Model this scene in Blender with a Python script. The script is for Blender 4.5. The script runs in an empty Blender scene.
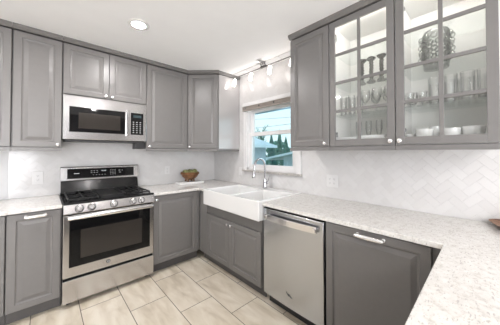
import bpy, bmesh, math, random
from mathutils import Vector, Matrix
random.seed(7)
S = bpy.context.scene
COL = S.collection
PI = math.pi

# ---------------------------------------------------------------- camera, world, large lights, exposure
F_PX, U0, V0 = 221.11, 254.93, 149.085
cd = bpy.data.cameras.new('camera'); cam = bpy.data.objects.new('camera', cd); COL.objects.link(cam)
cd.sensor_width = 36.0; cd.lens = F_PX / 500 * 36
cd.shift_x = (250 - U0) / 500; cd.shift_y = (V0 - 162.5) / 500
cd.clip_start = 0.02
cam.location = (-2.097, -3.2177, 1.3702)
_y, _p = 0.812, 0.0153
cam.rotation_euler = Vector((math.cos(_y) * math.cos(_p), math.sin(_y) * math.cos(_p), math.sin(_p))).to_track_quat('-Z', 'Y').to_euler()
S.camera = cam

S.cycles.transparent_max_bounces = 48
S.view_settings.view_transform = 'Standard'
S.view_settings.look = 'None'
S.view_settings.exposure = 0.56
S.view_settings.gamma = 1.0
S.view_settings.use_curve_mapping = False

W = bpy.data.worlds.new('world'); S.world = W; W.use_nodes = True
wn = W.node_tree.nodes; wl = W.node_tree.links
bg = wn['Background']; bg.inputs['Strength'].default_value = 0.98
wtc = wn.new('ShaderNodeTexCoord'); wsep = wn.new('ShaderNodeSeparateXYZ'); wrp = wn.new('ShaderNodeValToRGB')
wl.new(wtc.outputs['Generated'], wsep.inputs[0]); wl.new(wsep.outputs['Z'], wrp.inputs[0])
wrp.color_ramp.elements[0].position = 0.0; wrp.color_ramp.elements[0].color = (0.72, 0.93, 0.98, 1)
wrp.color_ramp.elements[1].position = 0.45; wrp.color_ramp.elements[1].color = (0.58, 0.84, 0.98, 1)
wl.new(wrp.outputs[0], bg.inputs['Color'])


def area_light(name, loc, target, sx, sy, power, color):
    l = bpy.data.lights.new(name, 'AREA'); l.shape = 'RECTANGLE'; l.size = sx; l.size_y = sy
    l.energy = power; l.color = color
    o = bpy.data.objects.new(name, l); COL.objects.link(o); o.location = loc
    o.rotation_euler = (Vector(target) - Vector(loc)).to_track_quat('-Z', 'Y').to_euler()
    return o


# added fill lamps at two made-up windows of the unseen room
area_light('added_fill_back', (-3.45, -6.12, 1.3), (-2.3, 0, 2.3), 2.2, 2.0, 130, (0.975, 0.965, 1.0))
area_light('added_fill_left', (-4.92, -4.85, 1.45), (-1.0, -2.6, 1.25), 1.6, 1.6, 16, (0.95, 0.965, 1.0))
area_light('daylight_sink_window', (0.75, -1.275, 1.75), (-1.0, -1.275, 1.2), 0.85, 0.8, 3, (0.72, 0.87, 1.0))
RECESS_E = 480.0
TRACK_E = 9.0
ADDED_BAR_E = 42.0

# ---------------------------------------------------------------- materials


def mat(name, col, rough=0.5, metal=0.0, spec=0.5, coat=0.0):
    m = bpy.data.materials.new(name); m.use_nodes = True
    b = m.node_tree.nodes['Principled BSDF']
    b.inputs['Base Color'].default_value = (*col, 1); b.inputs['Roughness'].default_value = rough
    b.inputs['Metallic'].default_value = metal; b.inputs['Specular IOR Level'].default_value = spec
    b.inputs['Coat Weight'].default_value = coat
    return m


def nodes(m): return m.node_tree.nodes, m.node_tree.links, m.node_tree.nodes['Principled BSDF']


def emis(name, col, strength):
    m = bpy.data.materials.new(name); m.use_nodes = True
    n = m.node_tree.nodes; n.remove(n['Principled BSDF'])
    e = n.new('ShaderNodeEmission'); e.inputs[0].default_value = (*col, 1); e.inputs[1].default_value = strength
    m.node_tree.links.new(e.outputs[0], n['Material Output'].inputs[0])
    return m


def ramp(n, stops):
    r = n.new('ShaderNodeValToRGB'); e = r.color_ramp.elements
    while len(e) < len(stops): e.new(0.5)
    for q, (p, c) in zip(e, stops):
        q.position = p; q.color = (*c, 1) if len(c) == 3 else c
    return r


def speckle(name, base, amt, scale, rough, **k):
    """a plain material with faint noise in its colour"""
    m = mat(name, base, rough, **k); n, l, b = nodes(m)
    tc = n.new('ShaderNodeTexCoord'); nz = n.new('ShaderNodeTexNoise'); nz.inputs['Scale'].default_value = scale
    nz.inputs['Detail'].default_value = 4
    l.new(tc.outputs['Object'], nz.inputs['Vector'])
    lo = tuple(c * (1 - amt) for c in base); hi = tuple(min(1, c * (1 + amt)) for c in base)
    r = ramp(n, [(0.3, lo), (0.7, hi)]); l.new(nz.outputs[0], r.inputs[0]); l.new(r.outputs[0], b.inputs['Base Color'])
    return m


def steel_mat(name, base, rough):
    return mat(name, base, rough, 1.0)


def glass_mat(name, tint, gloss_tint=(1, 1, 1), ior=1.45, edge=0.0, edge_col=(0.3, 0.3, 0.3)):
    """clear glass: transparency plus a fresnel reflection, darker where seen edge-on"""
    m = bpy.data.materials.new(name); m.use_nodes = True
    n = m.node_tree.nodes; l = m.node_tree.links; n.remove(n['Principled BSDF'])
    t = n.new('ShaderNodeBsdfTransparent'); g = n.new('ShaderNodeBsdfGlossy'); g.inputs['Roughness'].default_value = 0.03
    g.inputs[0].default_value = (*gloss_tint, 1)
    fa = n.new('ShaderNodeLayerWeight'); fa.inputs[0].default_value = 0.5     # Schlick's fresnel, the same on both faces of the glass
    pw = n.new('ShaderNodeMath'); pw.operation = 'POWER'; pw.inputs[1].default_value = 5.0; l.new(fa.outputs['Facing'], pw.inputs[0])
    fr = n.new('ShaderNodeMath'); fr.operation = 'MULTIPLY_ADD'; fr.inputs[1].default_value = 0.96; fr.inputs[2].default_value = 0.04
    l.new(pw.outputs[0], fr.inputs[0])
    mx = n.new('ShaderNodeMixShader')
    if edge > 0:
        lw = n.new('ShaderNodeLayerWeight'); lw.inputs[0].default_value = edge
        cr = ramp(n, [(0.0, tint), (1.0, edge_col)]); l.new(lw.outputs['Facing'], cr.inputs[0]); l.new(cr.outputs[0], t.inputs[0])
    else:
        t.inputs[0].default_value = (*tint, 1)
    l.new(fr.outputs[0], mx.inputs[0]); l.new(t.outputs[0], mx.inputs[1]); l.new(g.outputs[0], mx.inputs[2])
    l.new(mx.outputs[0], n['Material Output'].inputs[0])
    return m


M = {}
M['grey'] = speckle('grey_satin_paint', (0.176, 0.168, 0.163), 0.02, 30, 0.33, spec=0.38)
M['panel'] = mat('grey_panel_painted_bright', (0.40, 0.385, 0.38), 0.10, 0.0, 0.9, coat=1.0)  # lighter than the cabinet grey: light falling on this side put into its colour
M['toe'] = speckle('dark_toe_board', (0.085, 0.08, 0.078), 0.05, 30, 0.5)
M['white_in'] = speckle('white_melamine', (0.78, 0.77, 0.75), 0.02, 12, 0.45)
M['wall'] = speckle('white_wall_paint', (0.72, 0.72, 0.725), 0.015, 8, 0.6)
M['greige'] = speckle('taupe_wall_paint', (0.30, 0.29, 0.29), 0.02, 8, 0.6)
M['ceiling'] = speckle('white_ceiling_paint', (0.94, 0.94, 0.945), 0.01, 6, 0.8)
M['trim'] = speckle('white_trim_paint', (0.76, 0.75, 0.745), 0.01, 10, 0.35)
M['grout'] = speckle('pale_grout', (0.66, 0.645, 0.637), 0.02, 60, 0.7)
M['steel'] = steel_mat('brushed_steel', (0.56, 0.55, 0.55), 0.19)
M['steel_front'] = steel_mat('brushed_steel_appliance_front', (0.53, 0.545, 0.57), 0.25)
M['handle'] = mat('bright_satin_steel', (0.84, 0.83, 0.83), 0.20, 1.0)
M['chrome'] = mat('polished_chrome', (0.62, 0.62, 0.64), 0.08, 1.0)
M['knob'] = mat('polished_nickel_knob', (0.88, 0.87, 0.86), 0.16, 0.75)
M['black'] = speckle('black_enamel', (0.006, 0.006, 0.0065), 0.1, 20, 0.14, spec=0.35)
M['iron'] = speckle('cast_iron', (0.014, 0.014, 0.0145), 0.2, 60, 0.42, spec=0.35)
M['blackglass'] = mat('black_glass', (0.005, 0.005, 0.0055), 0.04, 0.0, 0.28)
M['ovenglass'] = mat('reflection_toned_glass', (0.030, 0.026, 0.023), 0.06, 0.0, 0.4)  # brown base stands in for the floor's reflection in the oven window
M['plastic'] = speckle('black_plastic', (0.02, 0.02, 0.021), 0.1, 20, 0.45)
M['mark'] = mat('pale_print', (0.62, 0.62, 0.62), 0.5)
M['darkmark'] = mat('dark_print', (0.07, 0.07, 0.07), 0.4, 0.4)
M['ceramic'] = speckle('white_fireclay', (0.77, 0.765, 0.755), 0.005, 10, 0.12, coat=0.3)
M['plate'] = speckle('white_plastic_plate', (0.70, 0.69, 0.685), 0.01, 10, 0.35)
M['slot'] = mat('grey_slot', (0.26, 0.26, 0.26), 0.6)
M['pane'] = glass_mat('door_glass', (0.985, 0.99, 0.985))
M['shelfglass'] = glass_mat('shelf_glass', (0.98, 0.985, 0.983), edge=0.2, edge_col=(0.80, 0.84, 0.83))
M['glass'] = glass_mat('clear_glassware', (0.985, 0.985, 0.985), edge=0.3, edge_col=(0.62, 0.63, 0.625))
M['smoke'] = glass_mat('smoky_glass', (0.50, 0.50, 0.49), edge=0.4, edge_col=(0.06, 0.06, 0.06))
M['vaseglass'] = glass_mat('grey_bubble_glass', (0.95, 0.955, 0.95), edge=0.4, edge_col=(0.22, 0.225, 0.22))
M['winglass'] = glass_mat('window_glass', (0.95, 0.975, 0.98))
M['shade'] = emis('lit_frosted_shade', (1.0, 0.93, 0.88), TRACK_E)
M['added_bar'] = emis('added_bar_glow', (1.0, 0.97, 0.93), ADDED_BAR_E)
M['led'] = emis('lit_downlight_lens', (1.0, 0.965, 0.955), RECESS_E)
M['blind'] = speckle('taupe_blind', (0.36, 0.315, 0.28), 0.06, 40, 0.5)
M['sillstone'] = speckle('grey_stone_sill', (0.45, 0.42, 0.39), 0.35, 50, 0.3)
M['rail'] = mat('dark_bronze_rail', (0.10, 0.095, 0.09), 0.45, 0.4)
M['palerail'] = mat('pale_nickel_rail', (0.72, 0.71, 0.70), 0.3, 1.0)
M['whiteplastic'] = mat('white_enamel_fixture', (0.82, 0.81, 0.80), 0.4)
M['snow'] = speckle('pale_blue_roof', (0.62, 0.68, 0.71), 0.08, 3, 0.8)
M['siding'] = speckle('pale_siding', (0.60, 0.66, 0.71), 0.05, 5, 0.8)
M['fascia'] = speckle('white_fascia', (0.80, 0.85, 0.88), 0.03, 5, 0.7)
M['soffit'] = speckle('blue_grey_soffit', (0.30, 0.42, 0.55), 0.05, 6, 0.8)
M['bark'] = speckle('grey_bark', (0.16, 0.14, 0.12), 0.3, 12, 0.9)
M['lawn'] = speckle('lawn', (0.16, 0.26, 0.16), 0.3, 3, 0.95)
M['wire'] = mat('dark_wire', (0.12, 0.13, 0.14), 0.6)
M['leaf'] = speckle('conifer_green', (0.10, 0.22, 0.19), 0.4, 4, 0.9)
M['leaf2'] = speckle('hedge_green', (0.14, 0.27, 0.21), 0.4, 4, 0.9)
M['moss'] = speckle('dried_moss', (0.20, 0.21, 0.09), 0.5, 50, 0.95)
M['red'] = speckle('dark_red_berry', (0.22, 0.04, 0.03), 0.3, 30, 0.4)


def wood(name, a, b_, scale):
    m = mat(name, a, 0.42); n, l, b = nodes(m)
    tc = n.new('ShaderNodeTexCoord'); mp = n.new('ShaderNodeMapping'); mp.inputs['Scale'].default_value = scale
    nz = n.new('ShaderNodeTexNoise'); nz.inputs['Scale'].default_value = 7; nz.inputs['Detail'].default_value = 5
    l.new(tc.outputs['Object'], mp.inputs[0]); l.new(mp.outputs[0], nz.inputs['Vector'])
    r = ramp(n, [(0.32, a), (0.68, b_)]); l.new(nz.outputs[0], r.inputs[0]); l.new(r.outputs[0], b.inputs['Base Color'])
    return m


M['wood'] = wood('carved_brown_wood', (0.07, 0.03, 0.013), (0.27, 0.125, 0.05), (1, 1, 6))
M['wood2'] = wood('dark_brown_wood', (0.09, 0.035, 0.015), (0.30, 0.14, 0.06), (8, 1, 3))


def quartz():
    m = mat('speckled_white_quartz', (0.75, 0.73, 0.70), 0.13); n, l, b = nodes(m)
    tc = n.new('ShaderNodeTexCoord')
    big = n.new('ShaderNodeTexNoise'); big.inputs['Scale'].default_value = 40; big.inputs['Detail'].default_value = 5; big.inputs['Roughness'].default_value = 0.65
    mp = n.new('ShaderNodeMapping'); mp.inputs['Scale'].default_value = (0.8, 2.6, 1.0); mp.inputs['Rotation'].default_value = (0, 0, -0.5)
    fl = n.new('ShaderNodeTexNoise'); fl.inputs['Scale'].default_value = 62; fl.inputs['Detail'].default_value = 3
    wm = n.new('ShaderNodeTexNoise'); wm.inputs['Scale'].default_value = 105; wm.inputs['Detail'].default_value = 2
    l.new(tc.outputs['Object'], big.inputs['Vector']); l.new(tc.outputs['Object'], mp.inputs[0]); l.new(mp.outputs[0], fl.inputs['Vector']); l.new(tc.outputs['Object'], wm.inputs['Vector'])
    base = ramp(n, [(0.30, (0.53, 0.50, 0.465)), (0.46, (0.67, 0.648, 0.618)), (0.75, (0.75, 0.735, 0.71))])
    l.new(big.outputs[0], base.inputs[0])
    f1 = ramp(n, [(0.60, (0, 0, 0)), (0.68, (0.8, 0.8, 0.8))]); l.new(fl.outputs[0], f1.inputs[0])
    f2 = ramp(n, [(0.62, (0, 0, 0)), (0.68, (0.75, 0.75, 0.75))]); l.new(wm.outputs[0], f2.inputs[0])
    x1 = n.new('ShaderNodeMixRGB'); x1.inputs[2].default_value = (0.43, 0.41, 0.39, 1)
    x2 = n.new('ShaderNodeMixRGB'); x2.inputs[2].default_value = (0.52, 0.465, 0.405, 1)
    l.new(f1.outputs[0], x1.inputs[0]); l.new(base.outputs[0], x1.inputs[1])
    l.new(f2.outputs[0], x2.inputs[0]); l.new(x1.outputs[0], x2.inputs[1]); l.new(x2.outputs[0], b.inputs['Base Color'])
    return m


M['quartz'] = quartz()


def floor_tile():
    m = mat('beige_plank_tile', (0.6, 0.57, 0.5), 0.28); n, l, b = nodes(m)
    tc = n.new('ShaderNodeTexCoord'); sp = n.new('ShaderNodeSeparateXYZ'); cb = n.new('ShaderNodeCombineXYZ')
    l.new(tc.outputs['Object'], sp.inputs[0])
    ax = n.new('ShaderNodeMath'); ax.inputs[1].default_value = 0.775 + 0.615 * 20
    ay = n.new('ShaderNodeMath'); ay.inputs[1].default_value = 0.931 + 0.31 * 20
    l.new(sp.outputs['Y'], ax.inputs[0]); l.new(sp.outputs['X'], ay.inputs[0])
    l.new(ax.outputs[0], cb.inputs[0]); l.new(ay.outputs[0], cb.inputs[1])
    br = n.new('ShaderNodeTexBrick'); br.offset = 0.5; br.offset_frequency = 2; br.squash = 1.0
    br.inputs['Scale'].default_value = 1; br.inputs['Brick Width'].default_value = 0.615; br.inputs['Row Height'].default_value = 0.31
    br.inputs['Mortar Size'].default_value = 0.003; br.inputs['Mortar Smooth'].default_value = 0.1; br.inputs['Bias'].default_value = 0
    br.inputs['Color1'].default_value = (0, 0, 0, 1); br.inputs['Color2'].default_value = (1, 1, 1, 1); br.inputs['Mortar'].default_value = (0.5, 0.5, 0.5, 1)
    l.new(cb.outputs[0], br.inputs['Vector'])
    w = n.new('ShaderNodeMath'); w.operation = 'MULTIPLY'; w.inputs[1].default_value = 9.0; l.new(br.outputs['Color'], w.inputs[0])
    mp = n.new('ShaderNodeMapping'); mp.inputs['Scale'].default_value = (3.4, 0.9, 1); mp.inputs['Rotation'].default_value = (0, 0, 0.22); l.new(tc.outputs['Object'], mp.inputs[0])
    nz = n.new('ShaderNodeTexNoise'); nz.noise_dimensions = '4D'; nz.inputs['Scale'].default_value = 3.2; nz.inputs['Detail'].default_value = 6; nz.inputs['Distortion'].default_value = 0.7
    l.new(mp.outputs[0], nz.inputs['Vector']); l.new(w.outputs[0], nz.inputs['W'])
    cr = ramp(n, [(0.28, (0.46, 0.395, 0.30)), (0.45, (0.61, 0.54, 0.435)), (0.62, (0.71, 0.65, 0.55)), (0.8, (0.77, 0.72, 0.63))])
    l.new(nz.outputs[0], cr.inputs[0])
    mx = n.new('ShaderNodeMixRGB'); mx.inputs[2].default_value = (0.13, 0.115, 0.095, 1)
    l.new(br.outputs['Fac'], mx.inputs[0]); l.new(cr.outputs[0], mx.inputs[1]); l.new(mx.outputs[0], b.inputs['Base Color'])
    rr = ramp(n, [(0.0, (0.3,) * 3), (1.0, (0.8,) * 3)]); l.new(br.outputs['Fac'], rr.inputs[0]); l.new(rr.outputs[0], b.inputs['Roughness'])
    bp = n.new('ShaderNodeBump'); bp.invert = True; bp.inputs['Distance'].default_value = 0.0015; bp.inputs['Strength'].default_value = 0.6
    l.new(br.outputs['Fac'], bp.inputs['Height']); l.new(bp.outputs[0], b.inputs['Normal'])
    return m


M['floor'] = floor_tile()


def wall_tile():
    m = mat('white_glazed_tile', (0.78, 0.76, 0.745), 0.14); n, l, b = nodes(m)
    g = n.new('ShaderNodeNewGeometry')
    r = ramp(n, [(0.0, (0.655, 0.640, 0.632)), (1.0, (0.69, 0.677, 0.67))])
    l.new(g.outputs['Random Per Island'], r.inputs[0]); l.new(r.outputs[0], b.inputs['Base Color'])
    tc = n.new('ShaderNodeTexCoord'); nz = n.new('ShaderNodeTexNoise'); nz.inputs['Scale'].default_value = 14
    l.new(tc.outputs['Object'], nz.inputs['Vector'])
    bp = n.new('ShaderNodeBump'); bp.inputs['Distance'].default_value = 0.002; bp.inputs['Strength'].default_value = 0.25
    l.new(nz.outputs[0], bp.inputs['Height']); l.new(bp.outputs[0], b.inputs['Normal'])
    return m


M['tile'] = wall_tile()

# ---------------------------------------------------------------- mesh helpers


def box(bm, x0, x1, y0, y1, z0, z1):
    if x0 > x1: x0, x1 = x1, x0
    if y0 > y1: y0, y1 = y1, y0
    if z0 > z1: z0, z1 = z1, z0
    v = [bm.verts.new(p) for p in ((x0, y0, z0), (x1, y0, z0), (x1, y1, z0), (x0, y1, z0), (x0, y0, z1), (x1, y0, z1), (x1, y1, z1), (x0, y1, z1))]
    for f in ((0, 3, 2, 1), (4, 5, 6, 7), (0, 1, 5, 4), (1, 2, 6, 5), (2, 3, 7, 6), (3, 0, 4, 7)):
        bm.faces.new([v[i] for i in f])


def lathe(bm, prof, cx=0, cy=0, cz=0, seg=24, axis='z', wob=None, closed=False):
    """prof: list of (r, h). axis z: h up; axis y: h along -y (towards the front of a cabinet)"""
    rings = []
    for k, (r, h) in enumerate(prof):
        if r < 1e-6:
            ps = [(0, 0, h)]
        else:
            ps = []
            for i in range(seg):
                a = 2 * PI * i / seg; rr = r * (wob(a, k) if wob else 1)
                ps.append((rr * math.cos(a), rr * math.sin(a), h))
        ring = []
        for p in ps:
            if axis == 'z': q = (cx + p[0], cy + p[1], cz + p[2])
            elif axis == 'y': q = (cx + p[0], cy - p[2], cz + p[1])
            else: q = (cx - p[2], cy - p[0], cz + p[1])
            ring.append(bm.verts.new(q))
        rings.append(ring)
    pairs = list(zip(rings, rings[1:]))
    if closed: pairs.append((rings[-1], rings[0]))
    for a, b in pairs:
        if len(a) == 1 and len(b) == 1: continue
        for i in range(seg):
            j = (i + 1) % seg
            if len(a) == 1: f = (a[0], b[j], b[i])
            elif len(b) == 1: f = (a[i], a[j], b[0])
            else: f = (a[i], a[j], b[j], b[i])
            bm.faces.new(f)


def tube(bm, pts, r, seg=12, cap=True):
    pts = [Vector(p) for p in pts]; rings = []
    rad = r if isinstance(r, (list, tuple)) else [r] * len(pts)
    up = None
    for i, p in enumerate(pts):
        t = (pts[min(i + 1, len(pts) - 1)] - pts[max(i - 1, 0)]).normalized()
        if up is None:
            up = Vector((0, 0, 1)) if abs(t.z) < 0.9 else Vector((1, 0, 0))
        n = (up - t * up.dot(t)).normalized(); up = n; b = t.cross(n)
        rings.append([bm.verts.new(p + rad[i] * (math.cos(2 * PI * k / seg) * n + math.sin(2 * PI * k / seg) * b)) for k in range(seg)])
    for a, b in zip(rings, rings[1:]):
        for k in range(seg):
            bm.faces.new((a[k], a[(k + 1) % seg], b[(k + 1) % seg], b[k]))
    if cap:
        bm.faces.new(rings[0][::-1]); bm.faces.new(rings[-1])


def prism(bm, poly, axis, a, b):
    """extrude a 2D polygon along an axis between a and b. axis x: poly=(y,z); y: (x,z); z: (x,y)"""
    def q(p, t):
        return {'x': (t, p[0], p[1]), 'y': (p[0], t, p[1]), 'z': (p[0], p[1], t)}[axis]
    A = [bm.verts.new(q(p, a)) for p in poly]; B = [bm.verts.new(q(p, b)) for p in poly]
    bm.faces.new(A); bm.faces.new(B[::-1])
    n = len(poly)
    for i in range(n):
        bm.faces.new((A[i], B[i], B[(i + 1) % n], A[(i + 1) % n]))


def obj(name, bm, m, parent=None, bevel=0.0, smooth=False, seg=2, loc=None):
    bmesh.ops.recalc_face_normals(bm, faces=bm.faces)
    me = bpy.data.meshes.new(name); bm.to_mesh(me); bm.free()
    o = bpy.data.objects.new(name, me); COL.objects.link(o); me.materials.append(m)
    if smooth:
        for p in me.polygons: p.use_smooth = True
        try: me.set_sharp_from_angle(angle=math.radians(38))
        except Exception: pass
    if bevel > 0:
        md = o.modifiers.new('bevel', 'BEVEL'); md.width = bevel; md.segments = seg; md.limit_method = 'ANGLE'; md.angle_limit = math.radians(40)
    if parent is not None: o.parent = parent
    if loc is not None: o.location = loc
    return o


def bx(name, m, parent, dims, bevel=0.0015, **k):
    bm = bmesh.new(); box(bm, *dims); return obj(name, bm, m, parent, bevel, **k)


def thing(name, label, cat, loc=(0, 0, 0), rotz=0.0, group=None):
    o = bpy.data.objects.new(name, None); COL.objects.link(o); o.empty_display_size = 0.1
    o.location = loc; o.rotation_euler = (0, 0, rotz); o['label'] = label; o['category'] = cat
    if group: o['group'] = group
    return o


def tag(o, label, cat, group=None):
    o['label'] = label; o['category'] = cat
    if group: o['group'] = group
    return o


def struct(o, label=None):
    o['kind'] = 'structure'
    if label: o['label'] = label
    return o


def dup(root, loc, label, rotz=None, group=None):
    r = root.copy(); COL.objects.link(r); r.location = loc; r['label'] = label
    if rotz is not None: r.rotation_euler = (0, 0, rotz)
    if group: r['group'] = group
    for ch in list(root.children):
        c = ch.copy(); COL.objects.link(c); c.parent = r
        for g in list(ch.children):
            d = g.copy(); COL.objects.link(d); d.parent = c
    return r


# ---------------------------------------------------------------- room shell
CEIL = 2.49
XL, YB = -4.8, -6.0
WY0, WY1, WZ0, WZ1 = -0.85, -1.70, 1.135, 1.985         # opening of the window over the sink
bm = bmesh.new(); box(bm, XL - .14, .14, YB - .14, .14, -.1, 0); struct(obj('floor', bm, M['floor']), 'beige stone-look plank tile floor')
bm = bmesh.new(); box(bm, XL - .14, .14, YB - .14, .14, CEIL, CEIL + .1); struct(obj('ceiling', bm, M['ceiling']), 'smooth white ceiling')
bm = bmesh.new(); box(bm, XL - .14, .14, .0, .14, 0, CEIL); struct(obj('wall_range', bm, M['wall']), 'white painted wall behind the range')
bm = bmesh.new()
box(bm, 0, .14, WY0, 0, 0, CEIL); box(bm, 0, .14, YB, WY1, 0, CEIL)
box(bm, 0, .14, WY1, WY0, 0, WZ0); box(bm, 0, .14, WY1, WY0, WZ1, CEIL)
struct(obj('wall_window', bm, M['grout']), 'wall with the window above the sink')
bm = bmesh.new()
box(bm, XL - .14, XL, YB, -5.7, 0, CEIL); box(bm, XL - .14, XL, -4.0, 0, 0, CEIL)
box(bm, XL - .14, XL, -5.7, -4.0, 0, .6); box(bm, XL - .14, XL, -5.7, -4.0, 2.25, CEIL)
struct(obj('wall_left', bm, M['greige']), 'taupe wall with an added wide window, left of the kitchen')
bm = bmesh.new()
box(bm, XL, -4.6, YB - .14, YB, 0, CEIL); box(bm, -2.3, 0, YB - .14, YB, 0, CEIL)
box(bm, -4.6, -2.3, YB - .14, YB, 0, .25); box(bm, -4.6, -2.3, YB - .14, YB, 2.35, CEIL)
struct(obj('wall_back', bm, M['greige']), 'taupe wall with an added wide window, behind the peninsula')


def plain_window(name, axis, c, a0, a1, z0, z1, n):
    bm = bmesh.new(); w = .05
    def b(p0, p1, q0, q1):
        if axis == 'x': box(bm, c - .03, c + .03, p0, p1, q0, q1)
        else: box(bm, p0, p1, c - .03, c + .03, q0, q1)
    b(a0, a1, z0, z0 + w); b(a0, a1, z1 - w, z1)
    for i in range(n + 1):
        x = a0 + (a1 - a0) * i / n; lo = max(a0, x - w / 2 - (w / 2 if i == n else 0)); hi = min(a1, x + w / 2 + (w / 2 if i == 0 else 0))
        b(lo, hi, z0, z1)
    return struct(obj(name, bm, M['trim']), 'white framed picture window added out of view')


plain_window('added_window_2', 'x', XL - .05, -5.7, -4.0, .6, 2.25, 2)  # both windows are added out of view, as a source for the fill lamps
plain_window('added_window_3', 'y', YB - .05, -4.6, -2.3, .25, 2.35, 3)


# ---- herringbone tiles, clipped to rectangles
def clip(poly, x0, x1, y0, y1):
    for ax, v, s in ((0, x0, 1), (0, x1, -1), (1, y0, 1), (1, y1, -1)):
        out = []
        for i in range(len(poly)):
            p, q = poly[i], poly[(i + 1) % len(poly)]
            a = (p[ax] - v) * s; b = (q[ax] - v) * s
            if a >= 0: out.append(p)
            if (a >= 0) != (b >= 0):
                t = a / (a - b); out.append((p[0] + (q[0] - p[0]) * t, p[1] + (q[1] - p[1]) * t))
        poly = out
        if len(poly) < 3: return []
    return poly


def area2(p): return abs(sum(p[i][0] * p[(i + 1) % len(p)][1] - p[(i + 1) % len(p)][0] * p[i][1] for i in range(len(p)))) / 2


def herringbone(bm, rects, place, w=0.052, gap=0.0008, th=0.0016):
    """place(s, z, d) -> world point at distance d in front of the wall"""
    c45 = math.sqrt(.5)
    for (s0, s1, z0, z1) in rects:
        R = 130
        for i in range(-R, R):
            for j in range(-R, R):
                k = (i - j) % 4
                if k == 0: r = (i, j, i + 2, j + 1)
                elif k == 3: r = (i, j, i + 1, j + 2)
                else: continue
                g = gap / w / 2
                cor = [(r[0] + g, r[1] + g), (r[2] - g, r[1] + g), (r[2] - g, r[3] - g), (r[0] + g, r[3] - g)]
                P = [((a - b) * c45 * w, (a + b) * c45 * w) for a, b in cor]
                mx = sum(p[0] for p in P) / 4; my = sum(p[1] for p in P) / 4
                if mx < s0 - .12 or mx > s1 + .12 or my < z0 - .12 or my > z1 + .12: continue
                C = clip(P, s0, s1, z0, z1)
                if len(C) < 3 or area2(C) < 2e-5: continue
                cx = sum(p[0] for p in C) / len(C); cz = sum(p[1] for p in C) / len(C)
                full = len(C) == 4 and abs(area2(C) - area2(P)) < 1e-8
                ins = 0.0008 if full else 0.0
                tx, tz = random.uniform(-.004, .004), random.uniform(-.004, .004)
                low = [bm.verts.new(place(p[0], p[1], 0.0004)) for p in C]
                top = []
                for p in C:
                    L = math.hypot(p[0] - cx, p[1] - cz); f = max(0, 1 - ins * 1.6 / L)
                    q = (cx + (p[0] - cx) * f, cz + (p[1] - cz) * f)
                    top.append(bm.verts.new(place(q[0], q[1], th + tx * (q[0] - cx) + tz * (q[1] - cz))))
                bm.faces.new(top)
                for a in range(len(C)):
                    b = (a + 1) % len(C); bm.faces.new((low[a], low[b], top[b], top[a]))


bm = bmesh.new(); box(bm, -2.355, 0, -.0015, 0, .915, 1.60)
struct(obj('trim_1', bm, M['grout']), 'grout bed of the backsplash behind the range')
bm = bmesh.new(); herringbone(bm, [(-2.355, -.006, .916, 1.56)], lambda s, z, d: (s, -.0012 - d, z))
struct(obj('trim_2', bm, M['tile']), 'white herringbone tile backsplash behind the range')
bm = bmesh.new()
herringbone(bm, [(-.79, -.007, .916, CEIL), (-1.775, -.79, .916, 1.10), (-1.775, -.79, 2.04, CEIL), (-1.93, -1.775, .916, CEIL), (-3.9, -1.93, .916, 1.45)],
            lambda s, z, d: (-d, s, z))
struct(obj('trim_3', bm, M['tile']), 'white herringbone tile on the window wall')

# ---- window over the sink
bm = bmesh.new()
ct = .02
box(bm, -ct, .0, -.788, WY0, 1.125, 2.045); box(bm, -ct, .0, WY1, -1.772, 1.125, 2.045)
box(bm, -ct, .0, WY0, WY1, WZ1, 2.045); box(bm, -.03, .0, -.775, -1.785, 2.045, 2.075)
struct(obj('trim_4', bm, M['trim'], bevel=.003), 'white casing around the sink window')
bm = bmesh.new(); box(bm, -.045, .0, -.778, -1.782, 1.102, 1.125)
struct(obj('trim_5', bm, M['sillstone'], bevel=.003), 'narrow grey stone sill under the sink window')
bm = bmesh.new()
box(bm, .0, .10, WY0, WY0 - .018, WZ0, WZ1); box(bm, .0, .10, WY1, WY1 + .018, WZ0, WZ1)
box(bm, .0, .10, WY0, WY1, WZ0, WZ0 + .02); box(bm, .0, .10, WY0, WY1, WZ1 - .018, WZ1)
struct(obj('trim_6', bm, M['trim']), 'white jamb lining of the sink window')


def sash(name, x, z0, z1, y0, y1, w, wb, wt, parent=None):
    bm = bmesh.new()
    box(bm, x - .016, x + .016, y0, y0 - w, z0, z1); box(bm, x - .016, x + .016, y1, y1 + w, z0, z1)
    box(bm, x - .016, x + .016, y0 - w, y1 + w, z0, z0 + wb); box(bm, x - .016, x + .016, y0 - w, y1 + w, z1 - wt, z1)
    o = obj(name, bm, M['trim'], parent, .002)
    bm = bmesh.new(); box(bm, x - .003, x + .003, y0 - w + .002, y1 + w - .002, z0 + wb - .002, z1 - wt + .002)
    obj('window_pane', bm, M['winglass'], o)
    return o


wroot = bpy.data.objects.new('window_1', None); COL.objects.link(wroot); wroot.location = (.05, -1.275, WZ0)
wroot['kind'] = 'structure'; wroot['label'] = 'double hung window above the sink'
for nm, x, z0, z1, wb, wt in (('upper_sash', .075, 1.60, WZ1 - .018, .045, .035), ('lower_sash', .035, WZ0 + .02, 1.650, .05, .05)):
    s_ = sash(nm, x - .05, z0 - WZ0, z1 - WZ0, WY0 - .018 + 1.275, WY1 + .018 + 1.275, .052, wb, wt, wroot)

# ---------------------------------------------------------------- outdoors beyond the sink window
bm = bmesh.new(); box(bm, .2, 40, -20, 40, -.9, -.6); struct(obj('ground_outside', bm, M['lawn']), 'lawn outside the window')
bm = bmesh.new(); box(bm, .14, .62, -4, 1.5, 2.045, 2.13); struct(obj('trim_7', bm, M['soffit']), 'blue-grey eave above the window outside')


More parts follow.
